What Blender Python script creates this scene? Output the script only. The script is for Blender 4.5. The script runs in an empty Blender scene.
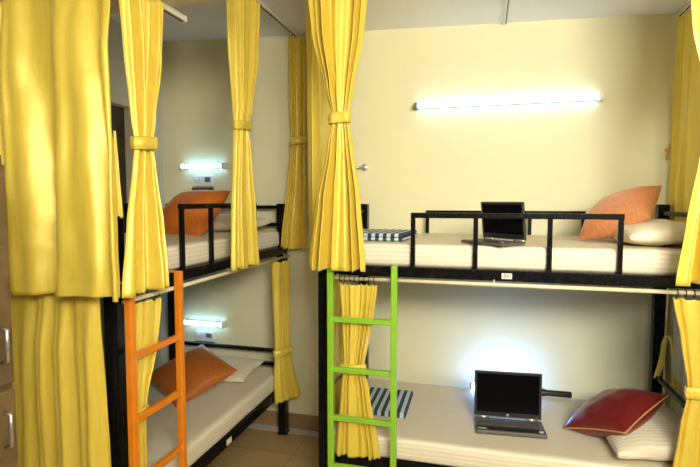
import bpy, bmesh, math, random
from mathutils import Vector, Matrix, noise as mnoise
random.seed(7)
SC = bpy.context.scene
COL = SC.collection
R = math.radians

# ------------------------------------------------------------------ materials
def new_mat(name):
    m = bpy.data.materials.new(name); m.use_nodes = True
    nt = m.node_tree
    return m, nt, nt.nodes['Principled BSDF']

def N(nt, t, **kw):
    n = nt.nodes.new(t)
    for k, v in kw.items():
        if k in n.inputs: n.inputs[k].default_value = v
        else: setattr(n, k, v)
    return n

def plain(name, col, rough=.5, metal=0., var=.06, scale=30., bump=0., bscale=200., coat=0.):
    m, nt, b = new_mat(name)
    tc = N(nt, 'ShaderNodeTexCoord'); nz = N(nt, 'ShaderNodeTexNoise', Scale=scale, Detail=3.)
    nt.links.new(tc.outputs['Object'], nz.inputs['Vector'])
    cr = N(nt, 'ShaderNodeValToRGB')
    cr.color_ramp.elements[0].position = .3; cr.color_ramp.elements[1].position = .7
    cr.color_ramp.elements[0].color = [c*(1-var) for c in col]+[1]
    cr.color_ramp.elements[1].color = [min(1, c*(1+var)) for c in col]+[1]
    nt.links.new(nz.outputs['Fac'], cr.inputs['Fac']); nt.links.new(cr.outputs['Color'], b.inputs['Base Color'])
    b.inputs['Roughness'].default_value = rough; b.inputs['Metallic'].default_value = metal
    b.inputs['Coat Weight'].default_value = coat
    if bump:
        n2 = N(nt, 'ShaderNodeTexNoise', Scale=bscale, Detail=2.)
        nt.links.new(tc.outputs['Object'], n2.inputs['Vector'])
        bp = N(nt, 'ShaderNodeBump', Strength=bump, Distance=.002)
        nt.links.new(n2.outputs['Fac'], bp.inputs['Height']); nt.links.new(bp.outputs['Normal'], b.inputs['Normal'])
    return m

def cloth_mat(name, col, rough=.42, sheen=.3, metal=0., var=.10):
    """satin cloth: slubby vertical yarn variation plus fine crumple bump"""
    m, nt, b = new_mat(name)
    tc = N(nt, 'ShaderNodeTexCoord'); mp = N(nt, 'ShaderNodeMapping'); mp.inputs['Scale'].default_value = (90, 90, 6)
    nt.links.new(tc.outputs['Object'], mp.inputs['Vector'])
    nz = N(nt, 'ShaderNodeTexNoise', Scale=1., Detail=4.); nt.links.new(mp.outputs['Vector'], nz.inputs['Vector'])
    cr = N(nt, 'ShaderNodeValToRGB')
    cr.color_ramp.elements[0].position = .3; cr.color_ramp.elements[1].position = .72
    cr.color_ramp.elements[0].color = [c*(1-var) for c in col]+[1]
    cr.color_ramp.elements[1].color = [min(1, c*(1+var)) for c in col]+[1]
    nt.links.new(nz.outputs['Fac'], cr.inputs['Fac']); nt.links.new(cr.outputs['Color'], b.inputs['Base Color'])
    n2 = N(nt, 'ShaderNodeTexNoise', Scale=14., Detail=3.); nt.links.new(tc.outputs['Object'], n2.inputs['Vector'])
    bp = N(nt, 'ShaderNodeBump', Strength=.16, Distance=.012)
    nt.links.new(n2.outputs['Fac'], bp.inputs['Height']); nt.links.new(bp.outputs['Normal'], b.inputs['Normal'])
    b.inputs['Roughness'].default_value = rough
    b.inputs['Metallic'].default_value = metal
    b.inputs['Sheen Weight'].default_value = sheen; b.inputs['Sheen Tint'].default_value = [min(1, c*1.2+.1) for c in col]+[1]
    return m

def stripe_mat(name, c1, c2, axis, period, duty=.5, rough=.6, soft=.06):
    m, nt, b = new_mat(name)
    tc = N(nt, 'ShaderNodeTexCoord'); sp = N(nt, 'ShaderNodeSeparateXYZ'); nt.links.new(tc.outputs['Object'], sp.inputs[0])
    d = N(nt, 'ShaderNodeMath', operation='MULTIPLY'); d.inputs[1].default_value = 1/period
    nt.links.new(sp.outputs[axis], d.inputs[0])
    fr = N(nt, 'ShaderNodeMath', operation='PINGPONG'); fr.inputs[1].default_value = .5
    nt.links.new(d.outputs[0], fr.inputs[0])
    cr = N(nt, 'ShaderNodeValToRGB')
    cr.color_ramp.elements[0].position = max(0, duty*.5-soft); cr.color_ramp.elements[1].position = duty*.5+soft
    cr.color_ramp.elements[0].color = list(c1)+[1]; cr.color_ramp.elements[1].color = list(c2)+[1]
    nt.links.new(fr.outputs[0], cr.inputs['Fac']); nt.links.new(cr.outputs['Color'], b.inputs['Base Color'])
    n2 = N(nt, 'ShaderNodeTexNoise', Scale=11., Detail=3.); nt.links.new(tc.outputs['Object'], n2.inputs['Vector'])
    bp = N(nt, 'ShaderNodeBump', Strength=.3, Distance=.012)
    nt.links.new(n2.outputs['Fac'], bp.inputs['Height']); nt.links.new(bp.outputs['Normal'], b.inputs['Normal'])
    b.inputs['Roughness'].default_value = rough
    return m

def glow(name, col, strength):
    m, nt, b = new_mat(name)
    b.inputs['Base Color'].default_value = (.9, .9, .9, 1)
    b.inputs['Emission Color'].default_value = list(col)+[1]; b.inputs['Emission Strength'].default_value = strength
    return m

YEL = (.78, .59, .08)
M = {}
M['wall'] = plain('cream_wall_paint', (.80, .75, .49), .75, var=.02, scale=3, bump=.15, bscale=60)
M['wall_left'] = plain('pale_grey_wall_paint', (.66, .64, .56), .75, var=.02, scale=3, bump=.15, bscale=60)
M['ceil'] = plain('white_ceiling_paint', (.91, .92, .93), .8, var=.02, scale=3)
M['beam'] = plain('cream_beam_paint', (.74, .68, .50), .8, var=.02, scale=3)
M['skirt'] = plain('brown_skirting_tile', (.30, .19, .09), .4, var=.12, scale=12)
M['strip'] = plain('pale_floor_edge_tile', (.52, .47, .38), .35, var=.05, scale=10)
M['black'] = plain('black_gloss_enamel', (.005, .005, .006), .18, var=.2, scale=40, bump=.05, bscale=90)
M['black'].node_tree.nodes['Principled BSDF'].inputs['Specular IOR Level'].default_value = .2
M['orange_paint'] = plain('orange_enamel', (.80, .24, .012), .32, var=.05, scale=20, coat=.2)
M['green_paint'] = plain('lime_green_enamel', (.25, .52, .035), .32, var=.05, scale=20, coat=.2)
M['rod'] = plain('cream_pipe_paint', (.74, .66, .44), .4, var=.04)
M['rail'] = plain('white_curtain_track', (.72, .67, .52), .4, var=.03)
M['dark_track'] = plain('dark_track_groove', (.05, .045, .04), .5)
M['yellow'] = cloth_mat('yellow_satin_curtain', YEL, .38, .25, .18, .06)
M['pale_yellow'] = cloth_mat('pale_yellow_cloth', (.62, .53, .24), .6)  # paler, rougher cloth than the other curtains
M['sheet'] = stripe_mat('cream_satin_stripe_sheet', (.82, .75, .60), (.75, .66, .50), 2, .021, .5)
M['pillow'] = stripe_mat('cream_pillow_stripe', (.82, .75, .60), (.72, .64, .48), 1, .022, .5)
M['pillow_plain'] = plain('cream_pillow_cotton', (.80, .72, .54), .7, var=.04, bump=.3, bscale=40)
M['orange'] = cloth_mat('orange_satin_cushion', (.62, .24, .10), .36, .3, var=.14)
M['rust'] = cloth_mat('rust_orange_cushion', (.43, .125, .02), .36, .25, var=.16)
M['bright_orange'] = cloth_mat('bright_orange_cushion', (.62, .16, .02), .36, .25, var=.1)
M['maroon'] = cloth_mat('maroon_satin_cushion', (.17, .013, .013), .30, .25, var=.10)
M['gold'] = plain('gold_cord', (.62, .34, .10), .45, var=.15, scale=200)
M['towel'] = stripe_mat('navy_white_stripe_towel', (.025, .05, .09), (.55, .62, .66), 0, .042, .5, .85, .03)
M['screen'] = plain('black_glass_screen', (.003, .003, .004), .12, var=.1)
M['screen'].node_tree.nodes['Principled BSDF'].inputs['Specular IOR Level'].default_value = .04
M['lap_black'] = plain('black_laptop_plastic', (.015, .015, .016), .35)
M['lap_grey'] = plain('grey_laptop_metal', (.15, .145, .135), .38, .5, var=.04)
M['lap_key'] = plain('grey_laptop_keys', (.10, .095, .09), .5)
M['silver'] = plain('silver_trim', (.65, .65, .66), .25, .8)
M['chrome'] = plain('brushed_chrome', (.60, .60, .60), .22, .9)
M['white'] = plain('white_plastic', (.78, .78, .76), .4, var=.02)
M['grey'] = plain('grey_socket_plastic', (.14, .15, .16), .5)
M['tag'] = plain('cream_tag', (.80, .76, .60), .5)
M['ink'] = plain('dark_ink', (.08, .07, .05), .6)
M['wood'] = plain('brown_wood_laminate', (.15, .095, .035), .45, var=.35, scale=14)
M['darkwood'] = plain('dark_brown_door', (.07, .05, .03), .5, var=.3, scale=9)
M['strap'] = plain('brown_strap', (.16, .09, .05), .7)
M['tube_big'] = glow('cool_white_tube', (.40, .68, 1), 5.5)
M['tube_small'] = glow('cool_white_small_tube', (.32, .66, 1), 6)
M['wand'] = glow('cool_white_wand', (.17, .38, 1), 38)
M['lamp'] = glow('added_fill_tube', (1, .95, .86), 33)  # tubes of the added fill lamp behind the viewpoint

def floor_mat():
    m, nt, b = new_mat('tan_floor_tile')
    tc = N(nt, 'ShaderNodeTexCoord')
    mp = N(nt, 'ShaderNodeMapping'); mp.inputs['Scale'].default_value = (2, 14, 2)
    nt.links.new(tc.outputs['Object'], mp.inputs['Vector'])
    nz = N(nt, 'ShaderNodeTexNoise', Scale=1.3, Detail=4.); nt.links.new(mp.outputs['Vector'], nz.inputs['Vector'])
    cr = N(nt, 'ShaderNodeValToRGB')
    cr.color_ramp.elements[0].color = (.42, .27, .11, 1); cr.color_ramp.elements[1].color = (.58, .40, .19, 1)
    nt.links.new(nz.outputs['Fac'], cr.inputs['Fac'])
    br = N(nt, 'ShaderNodeTexBrick', Scale=1.65); br.offset = 0
    br.inputs['Mortar Size'].default_value = .004; br.inputs['Brick Width'].default_value = 1.; br.inputs['Row Height'].default_value = 1.
    br.inputs['Color1'].default_value = (1, 1, 1, 1); br.inputs['Color2'].default_value = (.93, .93, .93, 1); br.inputs['Mortar'].default_value = (.5, .45, .4, 1)
    nt.links.new(tc.outputs['Object'], br.inputs['Vector'])
    mx = N(nt, 'ShaderNodeMix', data_type='RGBA', blend_type='MULTIPLY'); mx.inputs['Factor'].default_value = 1
    nt.links.new(cr.outputs['Color'], mx.inputs[6]); nt.links.new(br.outputs['Color'], mx.inputs[7])
    nt.links.new(mx.outputs[2], b.inputs['Base Color'])
    b.inputs['Roughness'].default_value = .3
    return m
M['floor'] = floor_mat()

# ------------------------------------------------------------------ mesh helpers
def link_mesh(name, bm, mat, parent=None, smooth=False, loc=None, mats=None):
    bmesh.ops.recalc_face_normals(bm, faces=bm.faces)
    me = bpy.data.meshes.new(name); bm.to_mesh(me); bm.free()
    for mm in (mats or [mat]): me.materials.append(mm)
    if smooth:
        for p in me.polygons: p.use_smooth = True
    o = bpy.data.objects.new(name, me); COL.objects.link(o)
    if loc is not None: o.location = loc
    if parent: o.parent = parent
    return o

def tag(o, label, cat, group=None):
    o['label'] = label; o['category'] = cat
    if group: o['group'] = group
    return o

def thing(name, label, cat, loc=(0, 0, 0), rot=None, group=None):
    o = bpy.data.objects.new(name, None); COL.objects.link(o); o.empty_display_size = .05
    o.location = loc
    if rot is not None: o.rotation_euler = rot
    return tag(o, label, cat, group)

def box(bm, x0, x1, y0, y1, z0, z1, bev=0., seg=2, mi=0):
    vs = [bm.verts.new((x, y, z)) for x in (x0, x1) for y in (y0, y1) for z in (z0, z1)]
    fs = [bm.faces.new([vs[i] for i in q]) for q in ((0, 1, 3, 2), (4, 6, 7, 5), (0, 4, 5, 1), (2, 3, 7, 6), (0, 2, 6, 4), (1, 5, 7, 3))]
    for f in fs: f.material_index = mi
    if bev:
        es = set(e for f in fs for e in f.edges)
        bmesh.ops.bevel(bm, geom=list(es), offset=bev, segments=seg, profile=.5, affect='EDGES')
    return bm

def B(*a, **k): return box(bmesh.new(), *a, **k)

def tube(bm, pts, r, n=10, cap=True, close=False):
    pts = [Vector(p) for p in pts]; L = len(pts); rings = []
    up = None
    for i, p in enumerate(pts):
        if close: d = pts[(i+1) % L]-pts[i-1]
        else: d = pts[min(i+1, L-1)]-pts[max(i-1, 0)]
        d.normalize()
        if up is None:
            up = d.orthogonal().normalized()
        up = (up-d*up.dot(d)).normalized(); s = d.cross(up)
        rr = r[i] if isinstance(r, (list, tuple)) else r
        rings.append([bm.verts.new(p+(up*math.cos(2*math.pi*k/n)+s*math.sin(2*math.pi*k/n))*rr) for k in range(n)])
    for i in range(L if close else L-1):
        a, b = rings[i], rings[(i+1) % L]
        for k in range(n): bm.faces.new((a[k], a[(k+1) % n], b[(k+1) % n], b[k]))
    if cap and not close:
        bm.faces.new(rings[0][::-1]); bm.faces.new(rings[-1])
    return bm

def T(pts, r, **k): return tube(bmesh.new(), pts, r, **k)

# ------------------------------------------------------------------ setting
def struct(name, bm, mat, loc=None):
    o = link_mesh(name, bm, mat, loc=loc); o['kind'] = 'structure'; return o

XW0, XW1, YW0, YW1 = -2.42, 1.30, -2.6, 3.40
def ceil_z(x): return 2.827-.0325*x
struct('floor', B(XW0-.1, XW1+.1, YW0-.1, YW1+.1, -.1, 0), M['floor'])
bm = bmesh.new()
vs = [bm.verts.new((x, y, ceil_z(x)+dz)) for x in (XW0-.1, XW1+.1) for y in (YW0-.1, YW1+.1) for dz in (0, .1)]
for q in ((0, 1, 3, 2), (4, 6, 7, 5), (0, 4, 5, 1), (2, 3, 7, 6), (0, 2, 6, 4), (1, 5, 7, 3)): bm.faces.new([vs[i] for i in q])
struct('ceiling', bm, M['ceil'])
struct('wall_back', B(XW0-.1, XW1+.1, YW1, YW1+.12, 0, 2.95), M['wall'])
WY0, WY1, WZ0, WZ1 = -1.45, .05, 1.95, 2.72
bm = bmesh.new()
box(bm, XW1, XW1+.12, YW0, WY0, 0, 2.95); box(bm, XW1, XW1+.12, WY1, YW1, 0, 2.95)
box(bm, XW1, XW1+.12, WY0, WY1, 0, WZ0); box(bm, XW1, XW1+.12, WY0, WY1, WZ1, 2.95)
struct('wall_right', bm, M['wall'])
bm = bmesh.new()
for y in (WY0+.03, (WY0+WY1)/2, WY1-.03): box(bm, XW1+.03, XW1+.09, y-.03, y+.03, WZ0, WZ1)
for z in (WZ0+.03, WZ1-.03): box(bm, XW1+.03, XW1+.09, WY0, WY1, z-.03, z+.03)
struct('added_window_1', bm, M['white'])  # unseen window, added to go with the key light
# left wall with a door opening
DY0, DY1, DZ = 2.15, 3.10, 2.40
bm = bmesh.new()
box(bm, XW0-.12, XW0, YW0, DY0, 0, 2.95); box(bm, XW0-.12, XW0, DY1, YW1, 0, 2.95); box(bm, XW0-.12, XW0, DY0, DY1, DZ, 2.95)
struct('wall_left', bm, M['wall_left'])
d = struct('door_1', B(XW0-.10, XW0-.06, DY0+.05, DY1-.05, 0, DZ-.05), M['darkwood'])
bm = bmesh.new(); box(bm, XW0-.11, XW0+.012, DY0, DY0+.05, 0, DZ); box(bm, XW0-.11, XW0+.012, DY1-.05, DY1, 0, DZ); box(bm, XW0-.11, XW0+.012, DY0, DY1, DZ-.05, DZ)
f = link_mesh('door_frame', bm, M['beam'], d)
struct('wall_front', B(XW0, XW1, YW0-.12, YW0, 0, 2.95), M['wall'])
# beam on the left only, cut short so the key light clears it
struct('trim_1', B(XW0, -1.02, 1.62, 1.985, 2.553, 2.93), M['beam'])
struct('baseboard_back', B(XW0, XW1, YW1-.012, YW1, 0, .115), M['skirt'])
struct('trim_2', B(XW0, -.55, YW1-.085, YW1-.012, 0, .004), M['strip'])
struct('baseboard_left', B(XW0, XW0+.012, YW0, DY0, 0, .115), M['skirt'])

# ------------------------------------------------------------------ bunk beds
PW = .06
def bunk(x0, x1, y0, y1, side, guard, rear_guard, label, head_hi, head_lo, gz, foot='min'):
    """side: 'y' = open long side faces -Y, 'x' = open long side faces +X. head rails at the max end of the long axis"""
    b = thing('bunk_bed', label, 'bunk bed', ((x0+x1)/2, (y0+y1)/2, 0), group='black metal bunk beds')
    inv = Vector(b.location)
    def add(name, bm, mat='black', smooth=False, parent=None):
        o = link_mesh(name, bm, M[mat], parent or b, smooth)
        if parent is None: bmv = o.data; bmv.transform(Matrix.Translation(-inv))
        else: o.data.transform(Matrix.Translation(-inv))
        return o
    e = .004
    for px in (x0, x1-PW):
        for py in (y0, y1-PW):
            p = add('post', B(px, px+PW, py, py+PW, .012, 1.676, bev=.005))
            add('foot_cap', B(px-.003, px+PW+.003, py-.003, py+PW+.003, 0, .014), parent=p)
    for z0, z1 in ((.325, .383), (1.322, 1.374)):
        nm = 'side_rail'
        if side == 'y':
            add(nm, B(x0+PW, x1-PW, y0+.002, y0+.034, z0, z1, bev=e)); add(nm, B(x0+PW, x1-PW, y1-.034, y1-.002, z0, z1, bev=e))
            add('end_rail', B(x0+.002, x0+.034, y0+PW, y1-PW, z0, z1, bev=e)); add('end_rail', B(x1-.034, x1-.002, y0+PW, y1-PW, z0, z1, bev=e))
        else:
            add(nm, B(x1-.034, x1-.002, y0+PW, y1-PW, z0, z1, bev=e)); add(nm, B(x0+.002, x0+.034, y0+PW, y1-PW, z0, z1, bev=e))
            add('end_rail', B(x0+PW, x1-PW, y0+.002, y0+.034, z0, z1, bev=e)); add('end_rail', B(x0+PW, x1-PW, y1-.034, y1-.002, z0, z1, bev=e))
        add('deck_board', B(x0+.035, x1-.035, y0+.035, y1-.035, z1-.03, z1-.006), 'wood')
    hr = .011
    for z in head_hi+head_lo:
        if side == 'y': add('headboard_bar', B(x1-.044, x1-.018, y0+PW, y1-PW, z-.0125, z+.0125, bev=.004))
        else: add('headboard_bar', B(x0+PW, x1-PW, y1-.044, y1-.018, z-.0125, z+.0125, bev=.004))
    for z in (1.625,):
        if side == 'y': add('footboard_bar', B(x0+.018, x0+.044, y0+PW, y1-PW, z-.0125, z+.0125, bev=.004))
        else: add('footboard_bar', B(x0+PW, x1-PW, y0+.018, y0+.044, z-.0125, z+.0125, bev=.004))
    def guard_rail(a0, a1, bal, c, top):
        w = .012
        if side == 'y': g = add('guard_rail', B(a0, a1, c-w, c+w, top-.026, top, bev=.004))
        else: g = add('guard_rail', B(c-w, c+w, a0, a1, top-.026, top, bev=.004))
        for q in bal:
            if side == 'y': add('baluster', B(q-.011, q+.011, c-.010, c+.010, 1.372, top-.02, bev=.003), parent=g)
            else: add('baluster', B(c-.010, c+.010, q-.011, q+.011, 1.372, top-.02, bev=.003), parent=g)
    if side == 'y':
        guard_rail(guard[0], guard[1], guard[2], y0+.014, gz)
        guard_rail(rear_guard[0], rear_guard[1], rear_guard[2], y1-.014, gz-.006)
    else:
        guard_rail(guard[0], guard[1], guard[2], x1-.014, gz)
        guard_rail(rear_guard[0], rear_guard[1], rear_guard[2], x0+.014, gz)
    return b, add

RX0, RX1, RY0, RY1 = -.824, 1.034, 2.417, 3.337
LX0, LX1, LY0, LY1 = -2.325, -1.364, 1.600, 3.335
bR, addR = bunk(RX0, RX1, RY0, RY1, 'y', (-.348, .591, (-.337, -.041, .287, .578)), (-.377, .592, (-.366, .272, .581)),
     'black metal bunk bed with green ladder along the cream back wall', [1.625], [.655, .485], 1.640)
bL, addL = bunk(LX0, LX1, LY0, LY1, 'x', (2.050, 2.850, (2.065, 2.325, 2.590, 2.838)), (2.05, 2.85, (2.065, 2.45, 2.838)),
     'black metal bunk bed with orange ladder at the left', [1.652, 1.528], [.612, .512], 1.684)
# number tags on the rails
t = addR('number_tag', B(.080, .126, RY0-.003, RY0+.001, 1.335, 1.361), 'tag'); t['label'] = 'small cream number tag'
bm = bmesh.new()
for i, (a, b_, c, d_) in enumerate(((.087, .098, 1.354, 1.357), (.089, .100, 1.347, 1.350), (.087, .098, 1.340, 1.343), (.096, .099, 1.347, 1.357), (.103, .106, 1.340, 1.357), (.105, .112, 1.347, 1.350), (.116, .119, 1.340, 1.357))):
    box(bm, a, b_, RY0-.0038, RY0-.0028, c, d_)
addR('lettering', bm, 'ink', parent=t)
t = addL('number_tag', B(LX1-.001, LX1+.003, 2.425, 2.475, .338, .368), 'tag'); t['label'] = 'small white number tag'

# ------------------------------------------------------------------ ladders
def ladder(loc, rz, mat, label, rungs):
    l = thing('ladder', label, 'ladder', loc, (0, 0, rz), 'bunk ladders')
    for s in (-1, 1):
        sr = link_mesh('side_rail', B(s*.16-.015, s*.16+.015, -.015, .015, 0.004, 1.386, bev=.004), M[mat], l)
        link_mesh('hook', box(B(s*.16-.013, s*.16+.013, .006, .066, 1.380, 1.386), s*.16-.013, s*.16+.013, .008, .0145, 1.36, 1.386), M[mat], sr)
    for z in rungs: link_mesh('rung', B(-.146, .146, -.012, .012, z-.013, z+.013, bev=.003), M[mat], l)
    return l
ladder((-.574, 2.350, 0), 0, 'green_paint', 'lime green metal ladder against the bunk by the back wall', (1.110, .857, .608, .355, .12))
ladder((-1.312, 1.772, 0), R(90), 'orange_paint', 'orange metal ladder against the left bunk', (1.092, .838, .580, .33, .12))

# ------------------------------------------------------------------ curtain rods and tracks
def rod(p0, p1, r, label, mat='rod', name='curtain_rod', stays=()):
    c = thing(name, label, 'curtain rod', p0, group='cream curtain rods')
    a = Vector(p0); v = Vector(p1)-a
    link_mesh('pipe', T([(0, 0, 0), v*.5, v], r, n=12), M[mat], c, True)
    for s, dv in stays: link_mesh('bracket', T([v*s, v*s+Vector(dv)*.6, v*s+Vector(dv)], .005, n=8), M[mat], c, True)
    return c
rod((RX0+.07, 2.398, 1.309), (RX1-.01, 2.398, 1.309), .0095, 'cream curtain rod under the upper rail of the green ladder bunk', stays=((.02, (0, .022, .018)), (.45, (0, .022, .018)), (.98, (0, .022, .018))))
rod((-1.345, LY0+.02, 1.306), (-1.345, LY1-.02, 1.306), .0095, 'cream curtain rod under the upper rail of the orange ladder bunk', stays=((.05, (-.022, 0, .018)), (.5, (-.022, 0, .018)), (.97, (-.022, 0, .018))))

def track(name, label, p0, p1, w, h, mat):
    c = thing(name, label, 'curtain track', p0, group='curtain tracks')
    a = Vector(p0); v = Vector(p1)-a
    ln = v.length; d = v.normalized(); s = Vector((-d.y, d.x, 0))
    M3 = Matrix((d, s, Vector((0, 0, 1)))).transposed().to_4x4()
    bm = B(0, ln, -w/2, w/2, -h/2, h/2, bev=.003); bm.transform(M3); link_mesh('channel', bm, M[mat], c)
    bm = B(.01, ln-.01, -w/6, w/6, -h/2-.002, -h/2+.002); bm.transform(M3); link_mesh('groove', bm, M['dark_track'], c)
    bm = B(ln, ln+.006, -w/2-.002, w/2+.002, -h/2-.002, h/2+.002, bev=.002); bm.transform(M3); link_mesh('end_cap', bm, M['white'], c)
    return c
cz = ceil_z(-1.3)-.014
track('curtain_track', 'ceiling curtain track above the open side of the left bunk, beyond the beam', (-1.30, 2.0, cz), (-1.30, 3.385, cz), .026, .024, 'rail')
track('curtain_track', 'short white curtain track with an end cap near the top left', (-1.364, 1.50, 2.538), (-1.364, 2.095, 2.538), .026, .026, 'rail')
track('curtain_track', 'curtain track over the foot of the left bunk', (-2.35, 1.50, 2.475), (-1.20, 1.50, 2.475), .024, .022, 'rail')
czr = ceil_z(1.07)-.014
track('curtain_track', 'ceiling curtain track at the right end of the room', (1.07, 2.2, czr), (1.07, 3.385, czr), .026, .024, 'rail')
czf = ceil_z(.1)-.02
track('curtain_track', 'ceiling curtain track above the open side of the green ladder bunk', (-.95, 2.31, ceil_z(-.95)-.014), (1.28, 2.31, ceil_z(1.28)-.014), .026, .024, 'rail')
track('curtain_track', 'ceiling curtain track above the foot of the green ladder bunk', (-.93, 2.335, ceil_z(-.93)-.014), (-.93, 3.385, ceil_z(-.93)-.014), .026, .024, 'rail')

# ------------------------------------------------------------------ curtains
def lerp_keys(keys, z):
    # keys sorted top to bottom; cosine-smoothed interpolation (catmull-rom) of the tuples
    ks = keys
    if z >= ks[0][0]: return ks[0][1:]
    if z <= ks[-1][0]: return ks[-1][1:]
    for i in range(len(ks)-1):
        if ks[i][0] >= z >= ks[i+1][0]:
            t = (ks[i][0]-z)/(ks[i][0]-ks[i+1][0])
            p1, p2 = ks[i][1:], ks[i+1][1:]
            p0 = ks[max(i-1, 0)][1:]; p3 = ks[min(i+2, len(ks)-1)][1:]
            out = []
            for a, b, c, d in zip(p0, p1, p2, p3):
                m1, m2 = (c-a)/2*.6, (d-b)/2*.6
                h = (2*t**3-3*t*t+1)*b+(t**3-2*t*t+t)*m1+(-2*t**3+3*t*t)*c+(t**3-t*t)*m2
                out.append(h)
            return out

def curtain(label, ang, keys, folds, seed, tie=None, bulge=0., mat='yellow', header=.05, rings=0, lean=0., hem=.012, slub=.5, cat='curtain', sharp=.22):
    """ang: plane direction in degrees (0 = along X). keys: (z, cx, cy, width, fold amplitude) top to bottom."""
    rnd = random.Random(seed)
    top, bot = keys[0][0], keys[-1][0]
    base = Vector((keys[-1][1], keys[-1][2], bot))
    c = thing('curtain', label, cat, base, group='yellow satin curtains')
    d = Vector((math.cos(R(ang)), math.sin(R(ang)), 0)); n = Vector((d.y, -d.x, 0))
    NU = int(max(70, folds*22)); NV = 90
    ph = [rnd.uniform(0, 6.28) for _ in range(6)]
    fa = [rnd.uniform(.55, 1.2) for _ in range(int(folds)+3)]
    bm = bmesh.new(); grid = []
    for j in range(NV+1):
        tv = j/NV; z = top+(bot-top)*tv
        cx, cy, w, amp = lerp_keys(keys, z)
        row = []
        bl = bulge if tie is None else bulge*math.exp(-((z-tie)/.25)**2)
        for i in range(NU+1):
            s = i/NU
            warp = s+.35/folds*math.sin(2*math.pi*s*1.7+ph[0])+.12/folds*math.sin(2*math.pi*s*3.1+ph[1]+tv*1.5)
            p = 2*math.pi*folds*warp+.35*math.sin(tv*3+ph[2])
            k = min(max(int(folds*s+.5), 0), len(fa)-1)
            k0 = folds*s; i0 = int(k0); fr = k0-i0; fr = fr*fr*(3-2*fr)
            a = fa[min(i0, len(fa)-1)]*(1-fr)+fa[min(i0+1, len(fa)-1)]*fr
            o = math.sin(p)+sharp*math.sin(2*p+ph[3]*.3)*.5+.22*math.sin(p*.5+ph[4]+tv*2)
            o *= amp*a
            o += bl*(1-(2*s-1)**2)
            q = Vector((s*w*9+seed*3.7, z*3.2, seed*1.3))
            o += slub*.010*mnoise.noise(q)+slub*.004*mnoise.noise(q*2.3)
            x = (s-.5)*w+.15*amp*math.cos(p)*(.6 if w > .15 else .2)
            zz = z
            if j == NV: zz += hem*.4*math.sin(p*.5+ph[5])
            if j == 0: zz += -.008*(1-math.cos(p))
            row.append(bm.verts.new(Vector((cx, cy, zz+lean*(s-.5)*tv))+d*x+n*o-base))
        grid.append(row)
    for j in range(NV):
        for i in range(NU): bm.faces.new((grid[j][i], grid[j][i+1], grid[j+1][i+1], grid[j+1][i]))
    p = link_mesh('panel', bm, M[mat], c, True)
    sol = p.modifiers.new('thickness', 'SOLIDIFY'); sol.thickness = .0025; sol.offset = 0
    if tie is not None:
        cx, cy, w, amp = lerp_keys(keys, tie)
        bm = bmesh.new(); K = 40; hh = .026; rgs = []
        for k in range(K):
            a = 2*math.pi*k/K
            ca, sa = math.cos(a), math.sin(a)
            ex = (w/2+.007)*math.copysign(abs(ca)**.75, ca)
            eo = (amp*1.35+.010)*math.copysign(abs(sa)**.75, sa)+bulge*.55
            tilt = .25*ex
            wob = .003*math.sin(5*a+seed)
            P = Vector((cx, cy, tie+tilt*.3))+d*ex+n*(eo+wob)-base
            rgs.append([bm.verts.new(P+Vector((0, 0, hz))+((d*ca+n*sa)*off)) for hz, off in ((-hh, -.001), (-hh*.8, .003), (0, .0045+.001*math.sin(3*a)), (hh*.8, .003), (hh, -.001))])
        for k in range(K):
            a, b = rgs[k], rgs[(k+1) % K]
            for m_ in range(4): bm.faces.new((a[m_], b[m_], b[m_+1], a[m_+1]))
        tb = link_mesh('tieback', bm, M[mat], c, True)
        so = tb.modifiers.new('thickness', 'SOLIDIFY'); so.thickness = .003
    if rings:
        cx, cy, w, amp = keys[0][1:]
        for k in range(rings):
            s = (k+.5)/rings
            P = Vector((cx, cy, top))+d*((s-.5)*w)-base
            rp = [P+n*(.0125*math.cos(q))+Vector((0, 0, .018+.0145*math.sin(q))) for q in [2*math.pi*i/14 for i in range(14)]]
            link_mesh('ring', T(rp, .002, n=6, close=True), M['black'], c, True)
    return c

# foot-end curtains of the left bunk
curtain('wide flat yellow curtain hanging across the upper foot end of the left bunk', 0,
        [(2.452, -1.725, 1.500, .95, .016), (2.2, -1.72, 1.485, .955, .032), (1.8, -1.715, 1.480, .96, .036), (1.352, -1.71, 1.475, .97, .038)], 5.5, 3, slub=1.0, sharp=.9)
curtain('yellow curtain hanging below the wide one, across the lower foot end of the left bunk', 0,
        [(1.355, -1.90, 1.556, .99, .010), (1.1, -1.90, 1.545, .99, .026), (.6, -1.885, 1.540, 1.0, .032), (.05, -1.87, 1.540, 1.02, .034)], 7.5, 5, slub=.8, sharp=.9)
curtain('narrow yellow tie tail dangling in the gap beside the wide foot curtain', 0,
        [(1.95, -1.292, 1.535, .008, .001), (1.80, -1.287, 1.535, .016, .002), (1.64, -1.280, 1.535, .024, .002)], 1, 8, slub=.2)
# near upper curtain of the left bunk, tied
curtain('tied yellow curtain in front of the near post above the orange ladder', 84,
        [(2.515, -1.315, 1.735, .25, .022), (2.3, -1.315, 1.735, .21, .026), (2.0, -1.313, 1.722, .125, .018), (1.925, -1.312, 1.718, .100, .011),
         (1.85, -1.308, 1.712, .115, .016), (1.6, -1.290, 1.680, .185, .026), (1.345, -1.266, 1.640, .235, .032)], 2.8, 11, tie=1.925, bulge=.006, slub=.6, sharp=.25)
# lower near
curtain('yellow curtain gathered behind the orange ladder at the lower bunk', 87,
        [(1.285, -1.353, 1.760, .170, .010), (1.1, -1.353, 1.740, .145, .010), (.84, -1.353, 1.70, .07, .010), (.6, -1.353, 1.69, .08, .010), (.30, -1.353, 1.68, .11, .010)], 4.5, 13, tie=.83, slub=.5, rings=6, sharp=.5)
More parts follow.
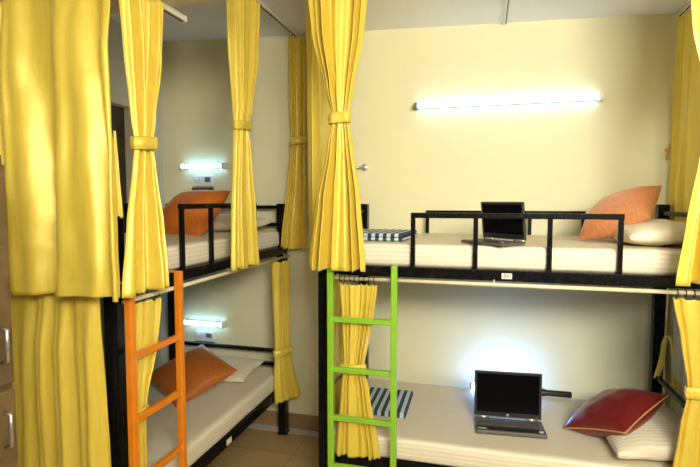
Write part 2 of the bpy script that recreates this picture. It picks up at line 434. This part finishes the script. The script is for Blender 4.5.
# mid upper of the left bunk
curtain('tied yellow curtain hanging from the ceiling track halfway along the left bunk', 84,
        [(2.835, -1.30, 2.590, .28, .022), (2.5, -1.30, 2.570, .24, .024), (2.2, -1.30, 2.535, .155, .018), (2.11, -1.30, 2.522, .125, .011), (2.0, -1.298, 2.518, .15, .016),
         (1.6, -1.29, 2.502, .22, .024), (1.330, -1.285, 2.500, .26, .026)], 4.2, 17, tie=2.11, bulge=.012, sharp=.3)
curtain('tied yellow curtain at the far end of the left bunk against the back wall', 25,
        [(2.835, -1.275, 3.320, .115, .014), (2.4, -1.272, 3.315, .115, .016), (2.12, -1.268, 3.310, .095, .012), (1.9, -1.275, 3.305, .12, .014), (1.355, -1.300, 3.290, .175, .020)], 3.6, 19, tie=2.115)
curtain('yellow curtain gathered beside the far post of the lower left bunk', 60,
        [(1.285, -1.345, 3.17, .15, .012), (1.0, -1.342, 3.17, .145, .012), (.66, -1.335, 3.165, .135, .012), (.50, -1.325, 3.165, .18, .014), (.315, -1.300, 3.17, .24, .022)], 3.6, 23, tie=.655)
# right bunk
curtain('large tied yellow curtain at the front left corner of the green ladder bunk', 0,
        [(2.835, -.682, 2.300, .325, .030), (2.5, -.682, 2.300, .265, .032), (2.2, -.672, 2.300, .135, .022), (2.085, -.668, 2.300, .088, .013), (1.98, -.671, 2.298, .125, .020),
         (1.7, -.680, 2.292, .230, .034), (1.365, -.686, 2.285, .300, .040)], 4.2, 29, tie=2.085, bulge=.018, sharp=.35, slub=.6)
curtain('straight yellow curtain hanging over the foot end of the green ladder bunk', 90,
        [(2.835, -.925, 2.925, .72, .024), (2.2, -.920, 2.925, .72, .026), (1.345, -.915, 2.925, .72, .028)], 6, 31)
curtain('tied yellow curtain hanging behind the green ladder on the lower bunk', 0,
        [(1.288, -.610, 2.396, .20, .010), (1.1, -.615, 2.396, .165, .011), (.86, -.628, 2.396, .110, .009), (.75, -.625, 2.396, .15, .011), (.392, -.610, 2.394, .240, .012)], 5.5, 37, tie=.85, rings=8, sharp=.5)
curtain('tied yellow curtain at the front right corner above the right rail', 0,
        [(2.795, .910, 2.300, .34, .030), (2.4, .905, 2.300, .27, .032), (2.06, .895, 2.300, .112, .018), (1.9, .895, 2.297, .15, .022), (1.6, .895, 2.292, .24, .034), (1.362, .893, 2.285, .300, .040)], 4.4, 41, tie=2.06, bulge=.02, sharp=.7)
curtain('tied yellow curtain at the front right corner of the lower bunk', 0,
        [(1.288, .905, 2.396, .25, .010), (1.1, .912, 2.396, .19, .011), (.885, .915, 2.396, .130, .010), (.75, .910, 2.396, .165, .011), (.40, .912, 2.394, .24, .012)], 4.5, 43, tie=.885, rings=8, sharp=.5)
curtain('straight yellow curtain behind the headboard bar at the far right', 90,
        [(2.755, 1.058, 2.885, .96, .012), (2.2, 1.058, 2.885, .96, .012), (1.40, 1.060, 2.885, .96, .014)], 7, 47)
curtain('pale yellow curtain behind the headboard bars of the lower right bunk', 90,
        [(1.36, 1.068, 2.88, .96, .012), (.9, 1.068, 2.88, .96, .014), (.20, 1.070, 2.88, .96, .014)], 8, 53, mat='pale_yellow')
curtain('thin yellow edge of a curtain behind the lower foot post of the green ladder bunk', 90,
        [(1.28, -.845, 2.75, .36, .010), (.8, -.845, 2.75, .36, .010), (.30, -.845, 2.78, .38, .012)], 7, 59)

# ribbon looped on the rear right post
def ribbon(name, label, pts, w, mat, wd=(0, 0, 1)):
    bm = bmesh.new(); prev = None
    base = Vector(pts[-1])
    # catmull resample
    P = [Vector(p) for p in pts]; S = []
    for i in range(len(P)-1):
        p0, p1, p2, p3 = P[max(i-1, 0)], P[i], P[i+1], P[min(i+2, len(P)-1)]
        for k in range(8):
            t = k/8
            S.append(.5*((2*p1)+(p2-p0)*t+(2*p0-5*p1+4*p2-p3)*t*t+(3*p1-p0-3*p2+p3)*t**3))
    S.append(P[-1])
    for i, p in enumerate(S):
        ww = w[0]+(w[1]-w[0])*i/(len(S)-1)
        a = bm.verts.new(p-Vector(wd)*ww/2-base); b = bm.verts.new(p+Vector(wd)*ww/2-base)
        if prev: bm.faces.new((prev[0], prev[1], b, a))
        prev = (a, b)
    o = link_mesh(name, bm, M[mat], None, True, loc=base)
    so = o.modifiers.new('thickness', 'SOLIDIFY'); so.thickness = .003
    return o
tag(ribbon('curtain_tie', 'x', [(1.062, 3.19, .62), (1.066, 3.21, .75), (1.062, 3.24, .87), (1.045, 3.255, .915), (1.028, 3.262, .87), (1.020, 3.262, .78), (.992, 3.255, .655)], (.02, .036), 'yellow', (.8, -.5, .25)),
    'loose yellow tie strip looped by the rear right post above the maroon cushion', 'curtain tie')
tag(ribbon('curtain_tie', 'x', [(-.795, 2.490, .66), (-.76, 2.478, .73), (-.715, 2.470, .78), (-.675, 2.462, .83)], (.03, .024), 'strap', (.2, 0, 1)),
    'brown strap running from the black post to the curtain behind the green ladder', 'strap')

# ------------------------------------------------------------------ mattresses
def soft_box(x0, x1, y0, y1, z0, z1, r, nx, ny, nz, seed, wob=.004):
    bm = bmesh.new()
    bmesh.ops.create_cube(bm, size=1)
    bmesh.ops.subdivide_edges(bm, edges=bm.edges[:], cuts=1, use_grid_fill=True)
    bmesh.ops.delete(bm, geom=bm.verts[:], context='VERTS')
    sx, sy, sz = x1-x0, y1-y0, z1-z0
    idx = {}
    def V(i, j, k):
        if (i, j, k) in idx: return idx[(i, j, k)]
        def warp(t, n, L):
            u = t/n
            # concentrate loops near the borders
            return L*(.5-.5*math.cos(math.pi*u)) if n > 6 else L*u
        p = Vector((warp(i, nx, sx), warp(j, ny, sy), warp(k, nz, sz)))
        q = Vector((min(max(p.x, r), sx-r), min(max(p.y, r), sy-r), min(max(p.z, r), sz-r)))
        dlt = p-q
        if dlt.length > 1e-9:
            m_ = max(abs(dlt.x), abs(dlt.y), abs(dlt.z)); p = q+dlt.normalized()*m_
        w = Vector((p.x*3+seed, p.y*3, p.z*5))
        nn = (p-Vector((sx/2, sy/2, sz/2))); 
        p += Vector((wob*.6*mnoise.noise(w), wob*.6*mnoise.noise(w+Vector((9, 0, 0))), wob*mnoise.noise(w+Vector((0, 9, 0)))*(1 if k > 0 else 0)))
        v = bm.verts.new(p+Vector((x0, y0, z0))); idx[(i, j, k)] = v; return v
    for i in range(nx):
        for j in range(ny):
            bm.faces.new((V(i, j, 0), V(i, j+1, 0), V(i+1, j+1, 0), V(i+1, j, 0)))
            bm.faces.new((V(i, j, nz), V(i+1, j, nz), V(i+1, j+1, nz), V(i, j+1, nz)))
    for i in range(nx):
        for k in range(nz):
            bm.faces.new((V(i, 0, k), V(i+1, 0, k), V(i+1, 0, k+1), V(i, 0, k+1)))
            bm.faces.new((V(i, ny, k), V(i, ny, k+1), V(i+1, ny, k+1), V(i+1, ny, k)))
    for j in range(ny):
        for k in range(nz):
            bm.faces.new((V(0, j, k), V(0, j, k+1), V(0, j+1, k+1), V(0, j+1, k)))
            bm.faces.new((V(nx, j, k), V(nx, j+1, k), V(nx, j+1, k+1), V(nx, j, k+1)))
    return bm

def mattress(x0, x1, y0, y1, z0, z1, label, seed):
    cx, cy = (x0+x1)/2, (y0+y1)/2
    bm = soft_box(x0-cx, x1-cx, y0-cy, y1-cy, 0, z1-z0, .030, 44, 44, 10, seed)
    o = link_mesh('mattress', bm, M['sheet'], None, True, loc=(cx, cy, z0))
    tag(o, label, 'mattress', 'mattresses in cream striped sheets')
    return o
mattress(RX0+.062, RX1-.062, RY0+.026, RY1-.03, 1.370, 1.484, 'upper mattress in cream sheet behind the guard rail with a laptop on it', 1)
mattress(RX0+.036, RX1-.050, RY0+.012, RY1-.085, .380, .496, 'lower mattress in cream sheet with the maroon cushion on it', 2)
mattress(LX0+.036, LX1-.028, LY0+.062, LY1-.062, 1.370, 1.490, 'upper mattress in cream sheet on the left bunk', 3)
mattress(LX0+.036, LX1-.012, LY0+.062, LY1-.062, .380, .500, 'lower mattress in cream sheet on the left bunk behind the orange ladder', 4)

# ------------------------------------------------------------------ pillows and cushions
def cushion_bm(sx, sy, t, seed, n=28, pinch=.07, flat=.42, wr=.008, edge=.004, bottom=1.):
    bm = bmesh.new(); top, bot = {}, {}
    def P(u, v, sgn):
        f = max(0, (1-u*u)*(1-v*v))**flat
        x = sx/2*u*(1-pinch*(1-v*v)*abs(u)**2); y = sy/2*v*(1-pinch*(1-u*u)*abs(v)**2)
        z = sgn*(t/2*f*(1 if sgn > 0 else bottom))
        q = Vector((u*2.2+seed*5.3, v*2.2, sgn*2.))
        z += wr*f*(mnoise.noise(q)+.5*mnoise.noise(q*2.3))
        return Vector((x, y, z))
    for i in range(n+1):
        for j in range(n+1):
            u = math.sin((i/n-.5)*math.pi)*.55+(2*i/n-1)*.45; v = math.sin((j/n-.5)*math.pi)*.55+(2*j/n-1)*.45
            b = i in (0, n) or j in (0, n)
            top[i, j] = bm.verts.new(P(u, v, 1)); bot[i, j] = top[i, j] if b else bm.verts.new(P(u, v, -1))
    for i in range(n):
        for j in range(n):
            bm.faces.new((top[i, j], top[i+1, j], top[i+1, j+1], top[i, j+1]))
            bm.faces.new((bot[i, j], bot[i, j+1], bot[i+1, j+1], bot[i+1, j]))
    rim = [P(2*(k/24)-1, -1, 1) for k in range(24)]+[P(1, 2*(k/24)-1, 1) for k in range(24)]+[P(1-2*(k/24), 1, 1) for k in range(24)]+[P(-1, 1-2*(k/24), 1) for k in range(24)]
    return bm, rim

def frame(c, X, Y):
    X = Vector(X).normalized(); Y = Vector(Y); Y = (Y-X*Y.dot(X)).normalized(); Z = X.cross(Y)
    m = Matrix((X, Y, Z)).transposed().to_4x4(); m.translation = Vector(c); return m

def cushion(name, label, cat, c, X, Y, sx, sy, t, mat, seed, group, piping=None, **k):
    bm, rim = cushion_bm(sx, sy, t, seed, **k)
    if piping is None:
        o = link_mesh(name, bm, M[mat], None, True); o.matrix_world = frame(c, X, Y)
    else:
        o = bpy.data.objects.new(name, None); COL.objects.link(o); o.empty_display_size = .05; o.matrix_world = frame(c, X, Y)
        link_mesh('cushion_cover', bm, M[mat], o, True)
        link_mesh('piping', T(rim, .0036, n=8, close=True), M[piping], o, True)
    tag(o, label, cat, group)
    return o
UZ = 1.486; LZ = .499
cushion('pillow', 'cream pillow under the orange cushion at the right end of the upper bunk', 'pillow', (.790, 2.745, UZ+.052), (1, .05, .05), (0, 1, 0), .36, .54, .135, 'pillow_plain', 1, 'cream bed pillows', flat=.36, bottom=.75)
cushion('pillow', 'striped cream pillow under the maroon cushion', 'pillow', (.785, 2.735, LZ+.060), (.97, .08, .07), (-.10, 1, .0), .43, .60, .15, 'pillow', 2, 'cream bed pillows', flat=.36, bottom=.75)
cushion('pillow', 'cream pillow behind the rust orange cushion on the lower left bunk', 'pillow', (-1.80, 3.03, LZ+.042), (1, .05, 0), (-.05, 1, .06), .62, .36, .11, 'pillow_plain', 3, 'cream bed pillows', flat=.4, bottom=.75)
cushion('pillow', 'pale pillow behind the orange cushion on the upper left bunk', 'pillow', (-1.72, 3.06, UZ+.055), (1, .03, 0), (-.03, 1, .05), .58, .36, .13, 'pillow_plain', 4, 'cream bed pillows', flat=.4, bottom=.75)
D1 = Vector((.40, .10, .275)).normalized(); D2 = Vector((-.12, -.95, -.30)); D2 = (D2-D1*D2.dot(D1)).normalized()
cushion('cushion', 'orange satin cushion leaning on the pillow at the right of the upper bunk', 'cushion', (.672, 2.86, 1.635), D1+D2, D1-D2, .36, .36, .19, 'orange', 5, 'orange cushions', flat=.5)
cushion('cushion', 'maroon satin cushion with gold piping on the lower right bunk', 'cushion', (.656, 2.750, .622), (.582, -.716, .33), (.646, .695, .27), .375, .375, .19, 'maroon', 6, None, piping='gold', flat=.5)
cushion('cushion', 'rust orange cushion on the lower left bunk behind the orange ladder', 'cushion', (-1.785, 2.735, .604), (.861, -.455, -.20), (.502, .80, .30), .43, .43, .15, 'rust', 7, 'orange cushions', flat=.5)
cushion('cushion', 'orange cushion propped up on the upper left bunk behind its guard rail', 'cushion', (-1.825, 2.82, 1.615), (.977, -.211, .03), (.184, .66, .66), .45, .40, .20, 'bright_orange', 8, 'orange cushions', flat=.5)

# ------------------------------------------------------------------ folded towels
def towel(label, loc, rz, sx, sy, t, layers):
    tw = thing('towel', label, 'towel', loc, (0, 0, rz), 'folded striped towels')
    h = t/layers
    for k in range(layers):
        bm = soft_box(-sx/2+.002*k, sx/2-.003*k, -sy/2+.004*k, sy/2-.004*k, k*h, (k+1)*h-.0006, h*.45, 26, 20, 4, k+rz*9, wob=.003)
        link_mesh('fold', bm, M['towel'], tw, True)
    return tw
towel('folded navy and white striped towel at the left end of the upper bunk', (-.575, 2.77, UZ+.001), R(-4), .36, .40, .040, 2)
towel('folded navy and white striped towel on the lower bunk beside the green ladder', (-.575, 2.84, LZ+.001), R(1), .34, .36, .026, 2)

# ------------------------------------------------------------------ laptops
def laptop(label, loc, rz, w, dp, sh, open_deg, h=.022, logo=False):
    l = thing('laptop', label, 'laptop', loc, (0, 0, rz), 'open laptops')
    b = link_mesh('base', B(-w/2, w/2, -dp, 0, 0, h, bev=h*.27, seg=3), M['lap_grey'], l, False)
    bm = bmesh.new()
    for r_ in range(5 if dp > .2 else 3):
        nk = 14 if w > .3 else 12
        for k in range(nk):
            kw = (w-.05)/nk
            x = -w/2+.025+k*kw; y = -.035-r_*.019
            box(bm, x, x+kw-.002, y-.0165, y, h-.001, h+.0025)
    link_mesh('keyboard', bm, M['lap_key'], b)
    link_mesh('palm_rest', B(-w/2+.004, w/2-.004, -dp+.012, -.104, h-.0005, h+.0006), M['lap_grey'], b)
    link_mesh('front_strip', B(-w/2+.006, w/2-.006, -dp+.010, -dp+.050, h-.0002, h+.0014), M['lap_black'], b)
    link_mesh('touchpad', B(-.05, .05, -dp+.050, -.106, h+.0004, h+.0012), M['lap_key'], b)
    st = link_mesh('sticker', B(-w/2+.012, -w/2+.055, -dp+.019, -dp+.026, h+.0012, h+.0020), M['white'], b); st['label'] = 'narrow pale sticker'
    st = link_mesh('sticker', B(w/2-.035, w/2-.015, -dp+.016, -dp+.034, h+.0012, h+.0020), M['white'], b); st['label'] = 'small square pale sticker'
    # lid hinged at y = 0, z = h
    ld = bpy.data.objects.new('lid', None); COL.objects.link(ld); ld.parent = l
    lid_m = Matrix.Translation((0, -.002, h+.004)) @ Matrix.Rotation(R(open_deg), 4, 'X')
    # lid local: x width, y along the height, z back
    def lidp(name, bm, mat, parent, sm=False):
        bm.transform(lid_m); return link_mesh(name, bm, M[mat], parent, sm)
    bpy.data.objects.remove(ld)
    sh_o = lidp('lid', B(-w/2, w/2, 0, sh, -.010, 0, bev=.0045, seg=3), 'lap_black', l)
    lidp('screen', B(-w/2+.014, w/2-.014, .028, sh-.014, -.0002, .0012), 'screen', sh_o)
    bm = bmesh.new()
    rim = [(-w/2+.003, .004), (w/2-.003, .004), (w/2-.003, sh-.003), (-w/2+.003, sh-.003)]
    tube(bm, [(x, y, .0) for x, y in rim], .0028, n=6, close=True)
    lidp('bezel_trim', bm, 'lap_key', sh_o)
    for s in (-1, 1): lidp('hinge', T([(s*w*.36-.03, -.002, -.003), (s*w*.36, -.002, -.003), (s*w*.36+.03, -.002, -.003)], .0075, n=10), 'silver', sh_o, True)
    if logo:
        bm = bmesh.new(); bmesh.ops.create_cone(bm, cap_ends=True, segments=24, radius1=.0075, radius2=.0075, depth=.0012, matrix=Matrix.Translation((0, .015, .0008)))
        e = lidp('emblem', bm, 'silver', sh_o); e['label'] = 'small round silver emblem'
        bm = bmesh.new()
        box(bm, -.0042, -.0030, .0105, .0195, .0013, .0017); box(bm, -.0030, -.0006, .0148, .0160, .0013, .0017); box(bm, -.0012, 0, .0105, .0160, .0013, .0017)
        box(bm, .0012, .0024, .0095, .0160, .0013, .0017); box(bm, .0024, .0046, .0148, .0160, .0013, .0017); box(bm, .0024, .0046, .0115, .0127, .0013, .0017); box(bm, .0036, .0048, .0115, .0160, .0013, .0017)
        lidp('emblem_letters', bm, 'lap_black', e)
    return l
laptop('open laptop with a black screen on the lower bunk, facing the room', (.136, 2.762, LZ+.002), R(4.5), .350, .165, .250, 88, logo=True)
# upper laptop: hinge line runs from far left to near right, keyboard towards the left
h0 = Vector((-.006, 2.690)); h1 = Vector((.190, 2.520)); hd = (h1-h0); ang = math.atan2(hd.y, hd.x)
mid = (h0+h1)/2
laptop('open laptop with a dark screen turned sideways on the upper bunk', (mid.x, mid.y, UZ+.002), ang, .262, .165, .188, 97, h=.014)

# ------------------------------------------------------------------ light wand lying behind the lower laptop
lw = thing('light_wand', 'glowing light wand with a black handle lying behind the lower laptop', 'lamp', (-.055, 3.205, LZ+.024))
link_mesh('glowing_tube', T([(-.005, 0, 0), (.2, .0, 0), (.40, .0, 0)], .017, n=16), M['wand'], lw, True)
link_mesh('end_cap', T([(-.02, 0, 0), (-.012, 0, 0), (-.004, 0, 0)], .020, n=16), M['white'], lw, True)
hd_ = link_mesh('handle', T([(.39, 0, 0), (.42, 0, 0), (.44, 0, 0), (.575, 0, 0), (.58, 0, 0)], [.023, .023, .018, .019, .016], n=18), M['lap_black'], lw, True); hd_['label'] = 'black handle'

# ------------------------------------------------------------------ wall lights and sockets
def tube_light(label, x0, x1, z, r, mat, tilt=0., big=False):
    cx = (x0+x1)/2; L = (x1-x0)/2
    t = thing('tube_light', label, 'lamp', (cx, YW1, z), (0, tilt, 0), 'wall tube lights')
    link_mesh('batten', B(-L, L, -.020, .001, -.010, .012, bev=.003), M['white'], t)
    g = link_mesh('glowing_tube', T([(-L+.012, -.042, 0), (0, -.042, 0), (L-.012, -.042, 0)], r, n=16), M[mat], t, True)
    for s in (-1, 1):
        e = link_mesh('end_holder', B(s*(L-.002)-.012, s*(L-.002)+.012, -.060, -.002, -r-.006, r+.006, bev=.004), M['white' if not (big and s < 0) else 'grey'], t)
    if not big:
        for s in (-1, 1): link_mesh('spring_clip', T([(s*(L-.05), -.01, .035), (s*(L-.05), -.048, .022), (s*(L-.05), -.056, 0), (s*(L-.05), -.048, -.022), (s*(L-.05), -.01, -.035)], .003, n=8), M['chrome'], t, True)
    return t
tl = tube_light('long white tube light on the cream wall above the upper bunk', -.458, .667, 2.322, .014, 'tube_big', big=True)
cl = link_mesh('wire_clip', T([(.02+.018*math.cos(a), -.006, .062+.014*math.sin(a)) for a in [R(-30+k*24) for k in range(11)]], .003, n=8), M['white'], tl, True)
tube_light('short tube light on the wall above the upper left bunk', -2.240, -1.875, 1.957, .016, 'tube_small')
tube_light('short tube light on the wall above the lower left bunk', -2.262, -1.895, .756, .016, 'tube_small', R(0))

def socket(label, x0, x1, z0, z1):
    s = thing('switchboard', label, 'switchboard', ((x0+x1)/2, YW1, (z0+z1)/2), group='white switchboards')
    w, h = (x1-x0)/2, (z1-z0)/2
    p = link_mesh('plate', B(-w, w, -.016, -.0005, -h, h, bev=.004), M['white'], s)
    for k in range(2): link_mesh('switch', B(-w+.016+k*.030, -w+.036+k*.030, -.022, -.014, .002, h-.016, bev=.003), M['white'], s)
    k = link_mesh('power_socket', B(w-.066, w-.020, -.020, -.014, -.006, h-.008, bev=.004), M['grey'], s)
    link_mesh('cable_trunking', B(-w-.010, w+.004, -.024, -.0005, -h-.036, -h-.006, bev=.004), M['lap_grey'], s)
    return s
socket('white switchboard under the short tube light of the upper left bunk', -2.150, -1.985, 1.806, 1.884)
socket('white switchboard under the short tube light of the lower left bunk', -2.160, -2.000, .612, .684)

hk = thing('wall_hook', 'small chrome hook on the cream wall beside the large tied curtain', 'hook', (-.835, YW1, 1.928))
link_mesh('wall_plate', T([(.02, -.0005, 0), (.02, -.006, 0), (.02, -.009, 0)], [.024, .024, .018], n=20), M['chrome'], hk, True)
link_mesh('stem', T([(.02, -.006, 0), (.015, -.035, 0), (-.03, -.05, -.004), (-.06, -.045, .0)], .009, n=10), M['chrome'], hk, True)
hk2 = thing('wall_hook', 'small brass hook at the edge of the far right curtain', 'hook', (1.040, YW1, 2.00))
link_mesh('wall_plate', T([(0, -.0005, 0), (0, -.005, 0)], .011, n=16), M['gold'], hk2, True)
link_mesh('stem', T([(0, -.004, 0), (0, -.014, -.01), (-.003, -.018, -.05), (0, -.018, -.06), (.012, -.018, .03)], .005, n=8), M['gold'], hk2, True)

# ------------------------------------------------------------------ wooden locker at the left edge
lk = thing('locker', 'brown wooden locker at the left edge with two metal handles', 'locker', (-1.53, .835, 0))
link_mesh('body', B(-.23, .208, -.285, .285, 0, 1.83, bev=.004), M['wood'], lk)
for z0, z1 in ((1.178, 1.80), (.62, 1.162), (.06, .604)):
    dr = link_mesh('door', B(.206, .230, -.275, .275, z0, z1, bev=.004), M['wood'], lk)
    zc = 1.295 if z0 > 1.1 else (1.052 if z0 > .6 else .45)
    link_mesh('handle', T([(.230, .238, zc-.05), (.252, .238, zc-.045), (.252, .238, zc+.045), (.230, .238, zc+.05)], .006, n=10), M['chrome'], dr, True)

# cable casing along the ceiling
cc = thing('cable_casing', 'thin pale cable casing running across the ceiling to the back wall', 'cable casing', (.095, 2.0, ceil_z(.095)))
link_mesh('casing', B(-.008, .008, 0, 1.397, -.012, 0.0), M['white'], cc)
link_mesh('cable', T([(.012, 0, -.006), (.012, .7, -.006), (.012, 1.397, -.006)], .004, n=8), M['grey'], cc, True)

# ------------------------------------------------------------------ lights
cl = thing('added_fill_light', 'added fill tube light hanging under the ceiling behind the viewpoint', 'lamp', (.35, -.5, ceil_z(.35)))  # unseen lamp, added as fill for the room and ceiling
link_mesh('batten', B(-.62, .62, -.022, .022, -.335, -.31), M['white'], cl)
for x in (-.45, .45):
    link_mesh('suspension_rod', T([(x, 0, -.31), (x, 0, -.1), (x, 0, .0)], .006, n=8), M['chrome'], cl, True)
link_mesh('glowing_tube', T([(-.6, 0, -.352), (0, 0, -.352), (.6, 0, -.352)], .016, n=12), M['lamp'], cl, True)
link_mesh('glowing_tube', T([(-.6, 0, -.293), (0, 0, -.293), (.6, 0, -.293)], .016, n=12), M['lamp'], cl, True)

def area(name, loc, target, sx, sy, power, col):
    L = bpy.data.lights.new(name, 'AREA'); L.shape = 'RECTANGLE'; L.size = sx; L.size_y = sy; L.energy = power; L.color = col
    o = bpy.data.objects.new(name, L); COL.objects.link(o); o.location = loc
    o.rotation_euler = (Vector(target)-Vector(loc)).to_track_quat('-Z', 'Y').to_euler()
    return o
kl = area('added_key_light', (XW1-.40, (WY0+WY1)/2, 2.42), (.30, 3.3, 1.95), 1.2, .55, 58, (1, .97, .83)); kl.data.spread = R(130)  # added soft key light standing inside the room, not real daylight

W = bpy.data.worlds.new('world'); SC.world = W; W.use_nodes = True
W.node_tree.nodes['Background'].inputs['Color'].default_value = (.85, .92, 1, 1)
W.node_tree.nodes['Background'].inputs['Strength'].default_value = .6

# ------------------------------------------------------------------ camera
cam = bpy.data.cameras.new('camera'); co = bpy.data.objects.new('camera', cam); COL.objects.link(co)
cam.sensor_fit = 'HORIZONTAL'; cam.sensor_width = 36; cam.lens = 36*500/700; cam.clip_start = .05
co.location = (0, 0, 1.70); co.rotation_euler = (R(90-3.8), 0, R(15.1))
SC.camera = co
SC.view_settings.view_transform = 'Standard'; SC.view_settings.look = 'None'
SC.view_settings.exposure = 0.40; SC.view_settings.gamma = 1; SC.view_settings.use_curve_mapping = False
